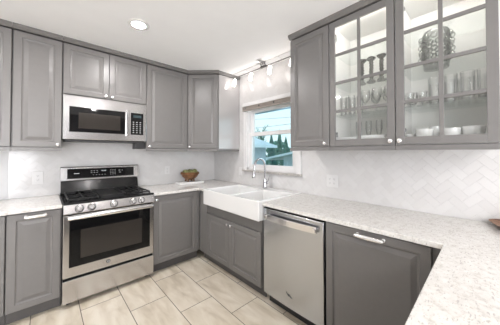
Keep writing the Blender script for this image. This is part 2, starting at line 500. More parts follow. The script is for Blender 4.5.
def house(name, label, x0, x1, y0, y1, zw, zr, ov=.35):
    """gable house, ridge along x"""
    r = thing(name, label, 'house', ((x0 + x1) / 2, (y0 + y1) / 2, -.6))
    ox, oy, oz = r.location
    hx, hy = (x1 - x0) / 2, (y1 - y0) / 2; zw += .6; zr += .6
    bm = bmesh.new(); prism(bm, [(-hy, 0), (hy, 0), (hy, zw), (0, zr - .05), (-hy, zw)], 'x', -hx, hx); obj('wall', bm, M['siding'], r)
    sl = (zr - zw) / hy
    bm = bmesh.new()
    prism(bm, [(-hy - ov, zw - ov * sl), (0, zr), (hy + ov, zw - ov * sl), (hy + ov, zw - ov * sl + .1), (0, zr + .12), (-hy - ov, zw - ov * sl + .1)], 'x', -hx - ov, hx + ov)
    obj('roof', bm, M['snow'], r)
    for s in (-1, 1):
        bm = bmesh.new(); box(bm, -hx - ov, hx + ov, s * (hy + ov), s * (hy + ov + .1), zw - ov * sl - .06, zw - ov * sl + .1)
        obj('gutter', bm, M['fascia'], r)
    bm = bmesh.new(); tube(bm, [(-hx - ov + .1, -hy - ov - .02, zw - ov * sl - .05), (-hx - ov + .1, -hy - .3, zw - ov * sl - .25), (-hx - .04, -hy - .04, zw - ov * sl - .45), (-hx - .04, -hy - .04, .1)], .05, 8)
    obj('downspout', bm, M['fascia'], r, smooth=True)
    return r


house('house', 'pale house with light roof seen at left through the lower window pane', 3.2, 8, 6.42, 12.5, 1.85, 2.75, .45)
house('house', 'pale house with white gutter seen at right through the lower window pane', 7.2, 12, -1.2, 4.35, 1.12, 1.62, .62)


def conifer(label, x, y, h, r, m, name='conifer', layers=9):
    t = thing(name, label, 'tree', (x, y, -.6))
    bm = bmesh.new(); tube(bm, [(0, 0, 0), (0, 0, h * .5), (0, 0, h * .96)], [.12, .08, .02], 8); obj('trunk', bm, M['bark'], t, smooth=True)
    bm = bmesh.new()
    for k in range(layers):
        f = k / layers; z = h * (.08 + .9 * f); rr = r * (1 - f) ** .8; n = 15
        a0 = random.random() * 6
        tip = bm.verts.new((0, 0, min(h, z + h * .22)))
        ring = []
        for i in range(2 * n):
            a = a0 + PI * i / n; q = rr * (1 if i % 2 else .62) * random.uniform(.82, 1.12)
            ring.append(bm.verts.new((q * math.cos(a), q * math.sin(a), z - (h * .045 if i % 2 else 0) * random.uniform(.5, 1.3))))
        for i in range(2 * n): bm.faces.new((ring[i], ring[(i + 1) % (2 * n)], tip))
        bm.faces.new(ring[::-1])
    obj('foliage', bm, m, t)
    return t


conifer('spiky conifer with the leftmost tip above the meeting rail of the window', 17.5, 14.6, 4.5, .72, M['leaf'])
conifer('spiky conifer with the taller tip above the meeting rail of the window', 17.0, 12.9, 4.7, .75, M['leaf2'])
conifer('dark conifer in the gap beside the left house outside the window', 14.6, 12.0, 3.5, .80, M['leaf'])
conifer('green conifer in the middle of the gap between the houses outside the window', 15.0, 10.4, 3.6, .74, M['leaf2'])
conifer('dark conifer just left of the right house roof outside the window', 15.6, 8.9, 3.9, .72, M['leaf'])
conifer('green conifer rising above the right house roof outside the window', 16.4, 7.4, 4.1, .74, M['leaf2'])


def round_tree(label, x, y, h, r, m):
    t = thing('round_tree', label, 'tree', (x, y, -.6))
    bm = bmesh.new(); tube(bm, [(0, 0, 0), (0, 0, h * .5)], [.2, .12], 8); obj('trunk', bm, M['bark'], t, smooth=True)
    bm = bmesh.new()
    for k in range(150):        # leafy clumps over a rounded crown
        a = random.random() * 2 * PI; c = random.uniform(-.8, 1); q = math.sqrt(1 - c * c); f = random.uniform(.72, .95)
        p = Vector((r * f * q * math.cos(a), r * f * q * math.sin(a), h * .55 + h * .42 * f * c)); g0 = random.uniform(.18, .34)
        g = bmesh.ops.create_icosphere(bm, subdivisions=1, radius=g0, matrix=Matrix.Translation(p) @ Matrix.Rotation(a, 4, 'X'))
        for v in g['verts']: v.co += Vector((random.uniform(-.09, .09), random.uniform(-.09, .09), random.uniform(-.09, .09)))
    obj('foliage', bm, m, t)
    return t


round_tree('round green tree behind the left house, at the left of the gap outside the window', 24.5, 19.6, 3.9, 1.9, M['leaf2'])
round_tree('round dark tree far behind the gap between the houses outside the window', 25.5, 15.4, 4.0, 1.9, M['leaf'])
round_tree('round green tree far behind the right house outside the window', 26.5, 11.2, 4.2, 1.9, M['leaf2'])
conifer('low green shrub at the left foot of the gap outside the window', 10.4, 8.75, 1.9, .85, M['leaf2'], 'shrub')
conifer('low dark shrub at the right foot of the gap outside the window', 10.8, 7.0, 1.8, .85, M['leaf'], 'shrub')
# bare tree
t = thing('bare_tree', 'bare branched tree at left of the upper window pane', 'tree', (19, 17.6, -.6))
bm = bmesh.new(); tube(bm, [(0, 0, 0), (.1, .1, 2.5), (0, .2, 4.6)], [.16, .12, .06], 8)
obj('trunk', bm, M['bark'], t, smooth=True)
bm = bmesh.new()
for k in range(46):
    z = random.uniform(2.2, 4.7); a = random.random() * 6.28; L = random.uniform(.5, 1.3)
    p0 = Vector((.05, .15, z)); d = Vector((math.cos(a), math.sin(a), random.uniform(.5, 1.3))) * L
    tube(bm, [p0, p0 + d * .5 + Vector((0, 0, .05)), p0 + d], [.05, .035, .012], 5)
    for s in range(3):
        e = p0 + d * random.uniform(.4, .9); tube(bm, [e, e + Vector((random.uniform(-.35, .35), random.uniform(-.35, .35), random.uniform(.1, .5)))], [.02, .01], 4)
obj('branches', bm, M['leaf2'], t)
t = thing('utility_pole', 'dark power lines crossing the sky outside the window, strung from a pole', 'power line', (11, -3.0, -.6))
bm = bmesh.new(); tube(bm, [(0, 0, 0), (0, 0, 3.4), (0, 0, 6.9)], [.13, .11, .09], 10); obj('pole', bm, M['bark'], t, smooth=True)
bm = bmesh.new(); box(bm, -.06, .06, -.06, .06, 4.0, 6.6); box(bm, -.08, .08, -.7, .7, 6.25, 6.37); obj('crossarm', bm, M['bark'], t)
for z, dz in ((5.75, -.5), (5.15, -.75), (4.15, .4)):
    bm = bmesh.new(); tube(bm, [(0, 17.5 - k * 1.75, z + dz * k / 10 - .25 * math.sin(PI * k / 10)) for k in range(11)], .014, 5); obj('wire', bm, M['wire'], t, smooth=True)

# ---------------------------------------------------------------- cabinets
RINGS = [(0.0, .0025), (.0025, 0.0), (.050, 0.0), (.0535, .007), (.062, .009), (.066, .0085), (.092, .0015), (.094, .0015)]


def panel_door(bm, x0, x1, z0, z1, yf, th=.02, rings=RINGS):
    """raised-panel door whose front lies at y = -yf"""
    loops = []
    back = [bm.verts.new(p) for p in ((x0, -yf + th, z0), (x1, -yf + th, z0), (x1, -yf + th, z1), (x0, -yf + th, z1))]
    loops.append(back)
    for ins, d in rings:
        loops.append([bm.verts.new(p) for p in ((x0 + ins, -yf + d, z0 + ins), (x1 - ins, -yf + d, z0 + ins), (x1 - ins, -yf + d, z1 - ins), (x0 + ins, -yf + d, z1 - ins))])
    for a, b in zip(loops, loops[1:]):
        for i in range(4): bm.faces.new((a[i], a[(i + 1) % 4], b[(i + 1) % 4], b[i]))
    bm.faces.new(loops[-1]); bm.faces.new(back[::-1])


KNOB = [(.0, .0), (.007, .0), (.0055, .006), (.005, .013), (.009, .016), (.0145, .019), (.0155, .023), (.0135, .028), (.008, .0305), (0, .031)]
_knob = [None]


def knob(door, x, z, yf):
    if _knob[0] is None:
        bm = bmesh.new(); lathe(bm, KNOB, 0, 0, 0, 20, 'y'); o = obj('knob', bm, M['knob'], door, smooth=True); _knob[0] = o
    else:
        o = _knob[0].copy(); COL.objects.link(o); o.parent = door
    o.location = (x, -yf, z); o['label'] = 'round polished nickel knob'
    return o


def bar_pull(door, xc, z, yf, L=.155):
    bm = bmesh.new()
    tube(bm, [(xc - L / 2, -yf - .034, z), (xc - L / 2 + .012, -yf - .036, z), (xc, -yf - .037, z), (xc + L / 2 - .012, -yf - .036, z), (xc + L / 2, -yf - .034, z)], [.009, .012, .0135, .012, .009], 14)
    for s in (-1, 1):
        tube(bm, [(xc + s * (L / 2 - .008), -yf, z), (xc + s * (L / 2 - .008), -yf - .034, z)], [.0075, .006], 12)
        lathe(bm, [(.0, 0), (.011, 0), (.011, .003), (.007, .005), (0, .005)], xc + s * (L / 2 - .008), -yf, z, 14, 'y')
    o = obj('bar_handle', bm, M['knob'], door, smooth=True); o['label'] = 'polished metal bar handle'
    return o


def door(root, x0, x1, z0, z1, yf, kn=None, name='door'):
    bm = bmesh.new(); panel_door(bm, x0, x1, z0, z1, yf)
    d = obj(name, bm, M['grey'], root)
    if kn: knob(d, kn[0], kn[1], yf)
    return d


BASE_Z, DOOR_Z1, TOP_Z = .112, .876, .884
BD = .617          # carcass depth of base units; door fronts at .637


def base_cab(label, loc, rotz, w, doors, name='base_cabinet', body_top=TOP_Z, toe=True, body_x=None):
    r = thing(name, label, 'cabinet', loc, rotz)
    x0, x1 = body_x or (0, w)
    bx('body', M['grey'], r, (x0 + .0005, x1 - .0005, -BD + .001, -.008, BASE_Z - .002, body_top), 0)
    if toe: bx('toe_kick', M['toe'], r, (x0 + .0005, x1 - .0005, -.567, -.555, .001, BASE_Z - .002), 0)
    for d in doors: d(r)
    return r


RB = -PI / 2
# range wall, left of the range
base_cab('grey base cabinet at the far left edge, only its stile showing', (-2.62, 0, 0), 0, .305,
         [lambda r: door(r, .003, .302, BASE_Z, DOOR_Z1, BD + .02)])


def d_pull(r):
    d = door(r, .003, .320, BASE_Z, DOOR_Z1, BD + .02); bar_pull(d, .165, .848, BD + .02, .13)


base_cab('narrow grey base cabinet with bar handle, left of the range', (-2.313, 0, 0), 0, .329, [d_pull], 'pull_out_cabinet')
# between range and corner

def d_a2(r):
    door(r, .004, .545, BASE_Z, DOOR_Z1, BD + .02, (.032, .835))
    bx('filler', M['grey'], r, (.549, .577, -BD - .016, -BD + .004, BASE_Z, DOOR_Z1), .001)


base_cab('grey base cabinet with one door, between the range and the corner', (-1.2145, 0, 0), 0, .578, [d_a2])


# sink cabinet on the window wall: local x runs from y=-.637 towards the camera
def d_sink(r):
    bx('filler', M['grey'], r, (.002, .170, -BD - .018, -BD + .004, BASE_Z, DOOR_Z1), .001)
    dz = .622
    door(r, .173, .6425, BASE_Z, dz, BD + .02, (.612, .585))
    door(r, .6455, 1.117, BASE_Z, dz, BD + .02, (.676, .585))
    bx('apron_panel', M['grey'], r, (.173, 1.117, -BD - .004, -BD + .004, dz + .004, .740), .001)


base_cab('grey double door base cabinet under the white sink', (0, -.640, 0), RB, 1.12, [d_sink], 'sink_cabinet', body_top=.738)


def d_b3(r):
    d = door(r, .004, .600, BASE_Z, DOOR_Z1, BD + .02); bar_pull(d, .302, .848, BD + .02, .165)
    bx('filler', M['grey'], r, (.603, .648, -BD - .004, -BD + .004, BASE_Z, DOOR_Z1), .001)


base_cab('wide grey pull out cabinet with bar handle, right of the dishwasher', (0, -2.4085, 0), RB, .648, [d_b3], 'pull_out_cabinet')
# peninsula unit: faces the kitchen (+y)
r = thing('base_cabinet', 'grey base cabinet carrying the peninsula counter in the foreground', 'cabinet', (-.64, -3.70, 0), PI)
bx('body', M['grey'], r, (.03, 1.78, -.60, 0, BASE_Z, TOP_Z), 0)
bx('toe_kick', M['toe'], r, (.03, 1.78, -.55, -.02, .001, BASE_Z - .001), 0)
for k in range(3): door(r, .06 + k * .574, .06 + k * .574 + .569, BASE_Z, DOOR_Z1, .62)

# ---- wall units
UZ0, UZ1 = 1.42, 2.44
UD = .372


def crown(bm, x0, x1, yf):
    p = [(0, 2.450), (-yf + .004, 2.450), (-yf - .010, 2.450), (-yf - .014, 2.455), (-yf - .026, 2.468), (-yf - .032, 2.476), (-yf - .032, 2.4885), (0, 2.4885)]
    p[0] = (-.05, 2.450); p[-1] = (-.05, 2.4885)
    prism(bm, p, 'x', x0, x1)


def wall_trim(r, x0, x1, yf):
    bm = bmesh.new(); crown(bm, x0, x1, yf); obj('crown_molding', bm, M['grey'], r)
    bm = bmesh.new(); box(bm, x0, x1, -yf - .002, -yf + .018, UZ0 - .034, UZ0 - .004); box(bm, x0, x1, -yf - .006, -yf + .018, UZ0 - .034, UZ0 - .026)
    obj('light_rail', bm, M['grey'], r)


def wall_cab(label, loc, rotz, w, doors, z0=UZ0, rail=True):
    r = thing('wall_cabinet', label, 'cabinet', (loc[0], loc[1], 0), rotz)
    r.location.z = UZ0 if False else 0
    bx('body', M['grey'], r, (.0005, w - .0005, -UD + .001, -.007, z0, UZ1), 0)
    yf = UD + .02
    for (a, b, kx) in doors: door(r, a, b, z0 + .002, UZ1, yf, (kx, z0 + .026) if kx else None)
    if rail: wall_trim(r, 0.0003, w - .0003, yf)
    else:
        bm = bmesh.new(); crown(bm, .0003, w - .0003, yf); obj('crown_molding', bm, M['grey'], r)
    return r


wall_cab('grey wall cabinet at the far left edge, only its stile showing', (-2.62, 0), 0, .305, [(.003, .302, None)])
wall_cab('tall grey wall cabinet left of the microwave', (-2.313, 0), 0, .330, [(.008, .326, .300)])
wall_cab('short grey double door wall cabinet above the microwave', (-1.981, 0), 0, .763, [(.004, .379, .351), (.383, .759, .411)], 1.945, False)
wall_cab('tall grey wall cabinet right of the microwave', (-1.216, 0), 0, .530, [(.004, .522, .032)])
# diagonal corner unit
DG = .676
r = thing('corner_wall_cabinet', 'grey corner wall cabinet with an angled door, left of the window', 'cabinet', (0, 0, 0))
bm = bmesh.new()
prism(bm, [(-.007, -.007), (-DG - .006, -.007), (-DG - .006, -UD), (-UD, -DG), (-.007, -DG)], 'z', UZ0, UZ1); obj('body', bm, M['grey'], r)
fl = (DG - UD) * math.sqrt(2)
bx('side_panel', M['panel'], r, (-UD + .001, -.008, -DG - .003, -DG - .0005, UZ0, 2.444), 0)['label'] = 'glossy grey side panel facing the window, its lit brightness painted in'
mxy = Matrix.Translation((-DG, -UD, 0)) @ Matrix.Rotation(-PI / 4, 4, 'Z')
bm = bmesh.new(); panel_door(bm, .012, fl - .010, UZ0 + .002, UZ1, .02); bm.transform(mxy); d = obj('door', bm, M['grey'], r)
k = knob(d, 0, 0, 0); k.location = mxy @ Vector((.038, -.02, UZ0 + .026)); k.rotation_euler = (0, 0, -PI / 4)
bm = bmesh.new(); crown(bm, -.005, fl + .012, .02); 
bmesh.ops.delete(bm, geom=list(bm.verts), context='VERTS')
p = [(.03, 2.450), (-.030, 2.450), (-.034, 2.455), (-.046, 2.468), (-.052, 2.476), (-.052, 2.4885), (.03, 2.4885)]
prism(bm, p, 'x', -.012, fl + .012); bm.transform(mxy)
prism(bm, [(-DG + .02, 2.450), (-DG - .008, 2.450), (-DG - .010, 2.455), (-DG - .022, 2.468), (-DG - .028, 2.476), (-DG - .028, 2.4885), (-DG + .02, 2.4885)], 'x', -UD - .01, -.008)
obj('crown_molding', bm, M['grey'], r)
bm = bmesh.new(); box(bm, 0, fl, -.022, -.002, UZ0 - .034, UZ0 - .004); bm.transform(mxy)
box(bm, -UD - .01, -.008, -DG - .002, -DG + .018, UZ0 - .034, UZ0 - .004); obj('light_rail', bm, M['grey'], r)

# window-wall units: local x from the window end towards the camera
wall_cab('tall grey wall cabinet with a solid door, right of the window', (0, -1.911), RB, .402, [(.004, .3985, .368)])

GX = (.0485, .0485)


def glass_cab(label, y0, w, d0, d1, kx):
    r = thing('glass_door_cabinet', label, 'cabinet', (0, y0, 0), RB)
    t = .016
    bm = bmesh.new()
    box(bm, .0005, t, -UD + .001, -.007, UZ0, UZ1); box(bm, w - t, w - .0005, -UD + .001, -.007, UZ0, UZ1)
    box(bm, t, w - t, -UD + .001, -.007, UZ0, UZ0 + .025); box(bm, t, w - t, -UD + .001, -.007, UZ1 - .02, UZ1)
    box(bm, t, w - t, -.014, -.007, UZ0 + .025, UZ1 - .02)
    obj('body', bm, M['white_in'], r)
    bx('underside_panel', M['grey'], r, (.0005, w - .0005, -UD + .001, -.007, UZ0 - .004, UZ0 - .0005), 0)
    for z in (1.672, 1.925, 2.182):
        bx('glass_shelf', M['shelfglass'], r, (t + .002, w - t - .002, -UD + .03, -.017, z, z + .006), 0)
    yf = UD + .02
    bm = bmesh.new()
    st, rb, rt = .047, .050, .048
    z0, z1 = UZ0 + .002, UZ1
    def fr(a, b, c, e, dep=0.0): box(bm, a, b, -yf + dep, -yf + .02 - dep, c, e)
    fr(d0, d0 + st, z0, z1); fr(d1 - st, d1, z0, z1); fr(d0 + st, d1 - st, z0, z0 + rb); fr(d0 + st, d1 - st, z1 - rt, z1)
    xm = (d0 + d1) / 2; fr(xm - .011, xm + .011, z0 + rb, z1 - rt, .003)
    gh = (z1 - rt - z0 - rb) / 4
    for k in (1, 2, 3):
        zz = z0 + rb + gh * k
        fr(d0 + st, xm - .011, zz - .011, zz + .011, .003); fr(xm + .011, d1 - st, zz - .011, zz + .011, .003)
    d = obj('door', bm, M['grey'], r, .002)
    bx('glass_pane', M['pane'], d, (d0 + st - .004, d1 - st + .004, -yf + .0125, -yf + .0155, z0 + rb - .004, z1 - rt + .004), 0)
    knob(d, kx, UZ0 + .028, yf)
    for z in (1.52, 2.33):
        bm = bmesh.new(); box(bm, t + .0005, t + .012, -UD + .02, -UD + .075, z - .02, z + .02); lathe(bm, [(0, 0), (.017, 0), (.017, .012), (0, .012)], t + .023, -UD + .012, z, 14, 'y')
        obj('hinge', bm, M['chrome'], r)
    p = bx('added_light_bar', M['added_bar'], r, (t + .01, w - t - .01, -UD + .006, -UD + .020, UZ1 - .030, UZ1 - .0205), 0); p['label'] = 'added light bar, unseen, brightening the inside of the glass cabinet'  # added lamp, hidden from view, to brighten the cabinet interior
    wall_trim(r, .0003, w - .0003, yf)
    return r


glass_cab('left glass door wall cabinet holding dark candle holders', -2.3145, .476, .002, .473, .449)
glass_cab('right glass door wall cabinet holding the bubble glass vase', -2.7925, .475, .002, .471, .025)

# ---------------------------------------------------------------- countertop
def slab(name, poly, label):
    bm = bmesh.new(); prism(bm, poly, 'z', .886, .915)
    return tag(obj(name, bm, M['quartz'], bevel=.003), label, 'countertop')


slab('countertop', [(-2.62, -.003), (-2.62, -.660), (-1.984, -.660), (-1.984, -.003)], 'speckled white quartz countertop left of the range')
slab('countertop', [(-1.214, -.006), (-1.214, -.660), (-.660, -.660), (-.660, -.826), (-.038, -.826), (-.038, -1.794), (-.660, -1.794), (-.660, -3.060),
                    (-2.45, -3.060), (-2.45, -3.86), (-.006, -3.86), (-.006, -.006)], 'speckled white quartz countertop running from the range round the sink to the peninsula')

# ---------------------------------------------------------------- farmhouse sink
SX0, SX1, SY0, SY1, SZ0, SZ1 = -.700, -.040, -1.790, -.830, .745, .928
r = thing('farmhouse_sink', 'white fireclay double bowl farmhouse sink under the window', 'sink', (-.37, -1.31, SZ0))
ox, oy, oz = -.37, -1.31, SZ0
bm = bmesh.new()
x0, x1, y0, y1, z0, z1 = SX0 - ox, SX1 - ox, SY0 - oy, SY1 - oy, 0, SZ1 - SZ0
xa, xb = x0 + .036, x1 - .125            # bowls front and back
ya, yb, yc, yd = y0 + .032, -.016, .016, y1 - .032
X = [x0, xa, xb, x1]; Y = [y0, ya, yb, yc, yd, y1]
top = {}
for i, x in enumerate(X):
    for j, y in enumerate(Y): top[i, j] = bm.verts.new((x, y, z1 - (.012 if j in (2, 3) and i in (1, 2) else 0)))
for i in range(3):
    for j in range(5):
        if i == 1 and j in (1, 3):
            q = [top[i, j], top[i + 1, j], top[i + 1, j + 1], top[i, j + 1]]
            cx = (X[i] + X[i + 1]) / 2; cy = (Y[j] + Y[j + 1]) / 2
            prev = q
            for f, zz in ((.985, z1 - .02), (.95, .035), (.88, .022), (.10, .016)):
                ring = [bm.verts.new((cx + (v.co.x - cx) * f, cy + (v.co.y - cy) * f, zz)) for v in q]
                for k in range(4): bm.faces.new((prev[k], prev[(k + 1) % 4], ring[(k + 1) % 4], ring[k]))
                prev = ring
            bm.faces.new(prev)
        else:
            bm.faces.new((top[i, j], top[i + 1, j], top[i + 1, j + 1], top[i, j + 1]))
bot = [bm.verts.new(p) for p in ((x0, y0, 0), (x1, y0, 0), (x1, y1, 0), (x0, y1, 0))]
bm.faces.new(bot[::-1])
bm.faces.new([bot[0], bot[1]] + [top[i, 0] for i in (3, 2, 1, 0)])
bm.faces.new([bot[1], bot[2]] + [top[3, j] for j in (5, 4, 3, 2, 1, 0)])
bm.faces.new([bot[2], bot[3]] + [top[i, 5] for i in (0, 1, 2, 3)])
bm.faces.new([bot[3], bot[0]] + [top[0, j] for j in (0, 1, 2, 3, 4, 5)])
obj('basin', bm, M['ceramic'], r, .009, smooth=False, seg=3)
for cy in ((ya + yb) / 2, (yc + yd) / 2):
    bm = bmesh.new(); lathe(bm, [(0, 0), (.04, 0), (.042, .004), (.03, .005), (.026, .002), (0, .002)], (xa + xb) / 2, cy, .0165, 20); obj('drain', bm, M['chrome'], r, smooth=True)

# faucet
fx, fy, fz = -.098, -1.292, SZ1 + .0005
r = thing('faucet', 'chrome gooseneck pull down faucet behind the sink', 'faucet', (fx, fy, fz))
bm = bmesh.new(); lathe(bm, [(0, 0), (.029, 0), (.029, .008), (.024, .014), (.022, .022), (.022, .10), (.019, .115), (.0135, .124), (0, .124)], 0, 0, 0, 24); obj('base', bm, M['chrome'], r, smooth=True)
bm = bmesh.new(); R = .088; H = .275
pts = [(0, 0, .10), (0, 0, .18), (0, 0, H)] + [(-R + R * math.cos(a), 0, H + R * math.sin(a)) for a in [PI * k / 14 for k in range(1, 15)]] + [(-2 * R - .004, 0, H - .02), (-2 * R - .008, 0, H - .045)]
tube(bm, pts, .0125, 16); obj('spout', bm, M['chrome'], r, smooth=True)
bm = bmesh.new(); tube(bm, [(-2 * R - .007, 0, H - .04), (-2 * R - .010, 0, H - .055), (-2 * R - .016, 0, H - .10), (-2 * R - .020, 0, H - .135), (-2 * R - .020, 0, H - .14)], [.0135, .017, .020, .022, .020], 16); obj('spray_head', bm, M['chrome'], r, smooth=True)
bm = bmesh.new(); tube(bm, [(0, -.015, .065), (0, -.05, .072)], [.017, .016], 14); tube(bm, [(0, -.045, .072), (-.004, -.066, .10), (-.006, -.082, .165)], [.012, .010, .008], 12)
obj('lever', bm, M['chrome'], r, smooth=True)

# ---------------------------------------------------------------- range
RX0, RX1 = -1.9785, -1.2195
RWd = RX1 - RX0
r = thing('gas_range', 'stainless steel gas range with black cooktop between the base cabinets', 'range', (RX0, 0, 0))
bx('body', M['black'], r, (.002, RWd - .002, -.635, -.02, .03, .895), .002)
for x in (.05, RWd - .05):
    for y in (-.58, -.08):
        bm = bmesh.new(); lathe(bm, [(0, 0), (.02, 0), (.02, .03), (0, .03)], x, y, .0005, 12); obj('foot', bm, M['plastic'], r)
bm = bmesh.new(); box(bm, 0, RWd, -.672, -.60, .045, .243); obj('storage_drawer', bm, M['steel'], r, .004)
# oven door
bm = bmesh.new(); box(bm, 0, RWd, -.672, -.636, .266, .812); dr = obj('oven_door', bm, M['steel'], r, .005)
bx('door_glass', M['blackglass'], dr, (.042, RWd - .042, -.6765, -.671, .352, .772), .002)
bx('oven_window', M['ovenglass'], dr, (.122, RWd - .122, -.678, -.6763, .418, .672), .0008)
bm = bmesh.new(); yh = -.725
tube(bm, [(.032, yh, .800), (.05, yh - .005, .800), (RWd / 2, yh - .012, .800), (RWd - .05, yh - .005, .800), (RWd - .032, yh, .800)], [.018, .021, .021, .021, .018], 16)
for x in (.05, RWd - .05): box(bm, x - .012, x + .012, yh, -.670, .789, .811)
obj('handle', bm, M['handle'], dr, smooth=True)
bm = bmesh.new(); lathe(bm, [(0, 0), (.017, 0), (.017, .002), (.015, .003), (0, .003)], .336, -.672, .318, 24, 'y'); obj('badge', bm, M['darkmark'], dr, smooth=True)
bm = bmesh.new(); lathe(bm, [(.0105, .003), (.0105, .0036), (.0075, .0036), (.0075, .003)], .336, -.672, .318, 24, 'y'); obj('badge_ring', bm, M['mark'], dr)
# control panel (slightly raked)
bm = bmesh.new(); prism(bm, [(-.60, .826), (-.690, .826), (-.694, .832), (-.676, .906), (-.668, .912), (-.60, .912)], 'x', 0, RWd); cp = obj('control_panel', bm, M['steel'], r, .002)
KN = [.110, .200, .377, .546, .628]
for x in KN:
    bm = bmesh.new(); lathe(bm, [(0, 0), (.027, 0), (.027, .005), (.022, .008), (.0205, .028), (.018, .032), (0, .033)], 0, 0, 0, 28, 'y')
    box(bm, -.0035, .0035, -.036, -.03, -.018, .018)
    kk = obj('knob', bm, M['steel'], cp, smooth=True, loc=(x, -.686, .866)); kk.rotation_euler = (-.22, 0, 0)
    bm = bmesh.new(); lathe(bm, [(0, -.004), (.033, -.004), (.033, .0015), (.029, .003), (0, .003)], 0, 0, 0, 28, 'y')
    kr = obj('knob_bezel', bm, M['plastic'], cp, smooth=True, loc=(x, -.685, .866)); kr.rotation_euler = (-.22, 0, 0)
# cooktop
bm = bmesh.new(); prism(bm, [(-.02, .895), (-.672, .895), (-.676, .905), (-.672, .922), (-.655, .926), (-.64, .915), (-.10, .915), (-.02, .93)], 'x', .001, RWd - .001); obj('cooktop', bm, M['black'], r, .002)


def grate(bm, x0, x1, y0, y1, z):
    h = .012
    def bar(a, b, c, d, zz=z): box(bm, min(a, b), max(a, b), min(c, d), max(c, d), zz - h, zz)
    w = .011
    bar(x0, x1, y0, y0 + w); bar(x0, x1, y1 - w, y1); bar(x0, x0 + w, y0, y1); bar(x1 - w, x1, y0, y1)
    ym = (y0 + y1) / 2; bar(x0, x1, ym - w / 2, ym + w / 2)
    xm = (x0 + x1) / 2; bar(xm - w / 2, xm + w / 2, y0, y1, z + .003)
    for c in ((y0 + ym) / 2, (ym + y1) / 2):
        bar(x0, xm - .035, c - w / 2, c + w / 2, z + .003); bar(xm + .035, x1, c - w / 2, c + w / 2, z + .003)
    for x in (x0, x1 - w):
        for y in (y0, ym, y1 - w): box(bm, x, x + w, y, y + w, .914, z)


for gx0, gx1 in ((.03, .268), (.492, RWd - .03)):
    bm = bmesh.new(); grate(bm, gx0, gx1, -.63, -.13, .949); obj('grate', bm, M['iron'], r, .002)
    for y in (-.505, -.255):
        bm = bmesh.new(); lathe(bm, [(.05, .0), (.05, .006), (.034, .008), (.034, .016), (.03, .02), (0, .021)], (gx0 + gx1) / 2, y, .914, 24); obj('burner', bm, M['iron'], r, smooth=True)
bm = bmesh.new(); box(bm, .276, .484, -.63, -.13, .932, .938); box(bm, .276, .484, -.63, -.618, .914, .952); box(bm, .276, .484, -.142, -.13, .914, .952); box(bm, .276, .288, -.63, -.13, .932, .952); box(bm, .472, .484, -.63, -.13, .932, .952)
obj('griddle', bm, M['iron'], r, .003)
# backguard
bm = bmesh.new(); prism(bm, [(-.015, .93), (-.105, .93), (-.075, 1.07), (-.015, 1.07)], 'x', .004, RWd - .004); obj('backguard_base', bm, M['black'], r, .002)
bm = bmesh.new(); prism(bm, [(-.015, 1.06), (-.100, 1.06), (-.104, 1.066), (-.092, 1.205), (-.084, 1.213), (-.015, 1.213)], 'x', -.002, RWd + .002); bg_ = obj('backguard', bm, M['steel'], r, .004)
bm = bmesh.new(); prism(bm, [(-.090, 1.083), (-.1042, 1.083), (-.0956, 1.190), (-.082, 1.190)], 'x', .055, RWd - .055); obj('control_glass', bm, M['blackglass'], bg_, .0008)
bm = bmesh.new()
def dash(x, z, w, h):
    y = -.1042 + (z - 1.083) * (.0086 / .107) - .0004
    box(bm, x - w / 2, x + w / 2, y, y + .001, z - h / 2, z + h / 2)
dash(.135, 1.138, .046, .007)
for i in range(5): dash(.285 + i * .028, 1.114, .009, .004)
for i in range(3):
    dash(.268 + i * .026, 1.160, .013, .004); dash(.268 + i * .026, 1.140, .013, .004)
for i in range(3):
    for k in range(4): dash(.455 + i * .022, 1.112 + k * .017, .008, .004)
dash(.545, 1.155, .02, .004); dash(.575, 1.155, .012, .004); dash(.55, 1.13, .02, .004)
obj('panel_marking', bm, M['mark'], bg_)
bm = bmesh.new(); dash(.385, 1.158, .062, .022); obj('display', bm, mat('unlit_display', (.03, .05, .055), .1), bg_)
bm = bmesh.new()
for i, dx in enumerate((-.018, -.008, .006, .016)): dash(.385 + dx, 1.158, .006, .012)
for v in bm.verts: v.co.y -= .0006
obj('display_digits', bm, M['mark'], bg_)

# ---------------------------------------------------------------- microwave
r = thing('microwave', 'stainless steel over the range microwave under the short cabinet', 'microwave', (RX0, 0, 1.497))
MH = .436; W_ = RWd
bx('body', M['plastic'], r, (.002, W_ - .002, -.372, -.008, .006, MH), .002)
bm = bmesh.new(); box(bm, 0, W_, -.400, -.373, .004, MH + .004); fr = obj('front', bm, M['steel'], r, .004)
dd = bx('door', M['blackglass'], r, (.048, .532, -.4045, -.399, .078, .330), .002)
bx('door_window', M['ovenglass'], dd, (.12, .485, -.4055, -.4043, .115, .275), .0005)
bm = bmesh.new(); prism(bm, [(.544, -.399), (.544, -.428), (.551, -.436), (.561, -.436), (.568, -.428), (.568, -.399)], 'z', .060, .350); obj('handle', bm, M['steel'], r, .002)
kp = bx('keypad', M['blackglass'], r, (.590, .724, -.4045, -.399, .078, .330), .002)
bm = bmesh.new()
for i in range(3):
    for k in range(6): box(bm, .610 + i * .036, .624 + i * .036, -.4053, -.4044, .10 + k * .024, .106 + k * .024)
obj('key_marking', bm, M['mark'], kp)
bx('display', mat('unlit_clock_display', (.03, .05, .055), .1), kp, (.615, .70, -.4053, -.4044, .275, .305), 0)
bx('vent_grille', M['plastic'], r, (.02, W_ - .02, -.39, -.02, -.012, .0055), .002)
bx('grease_filter_box', M['plastic'], r, (.645, .748, -.385, -.26, -.085, -.0125), .003)

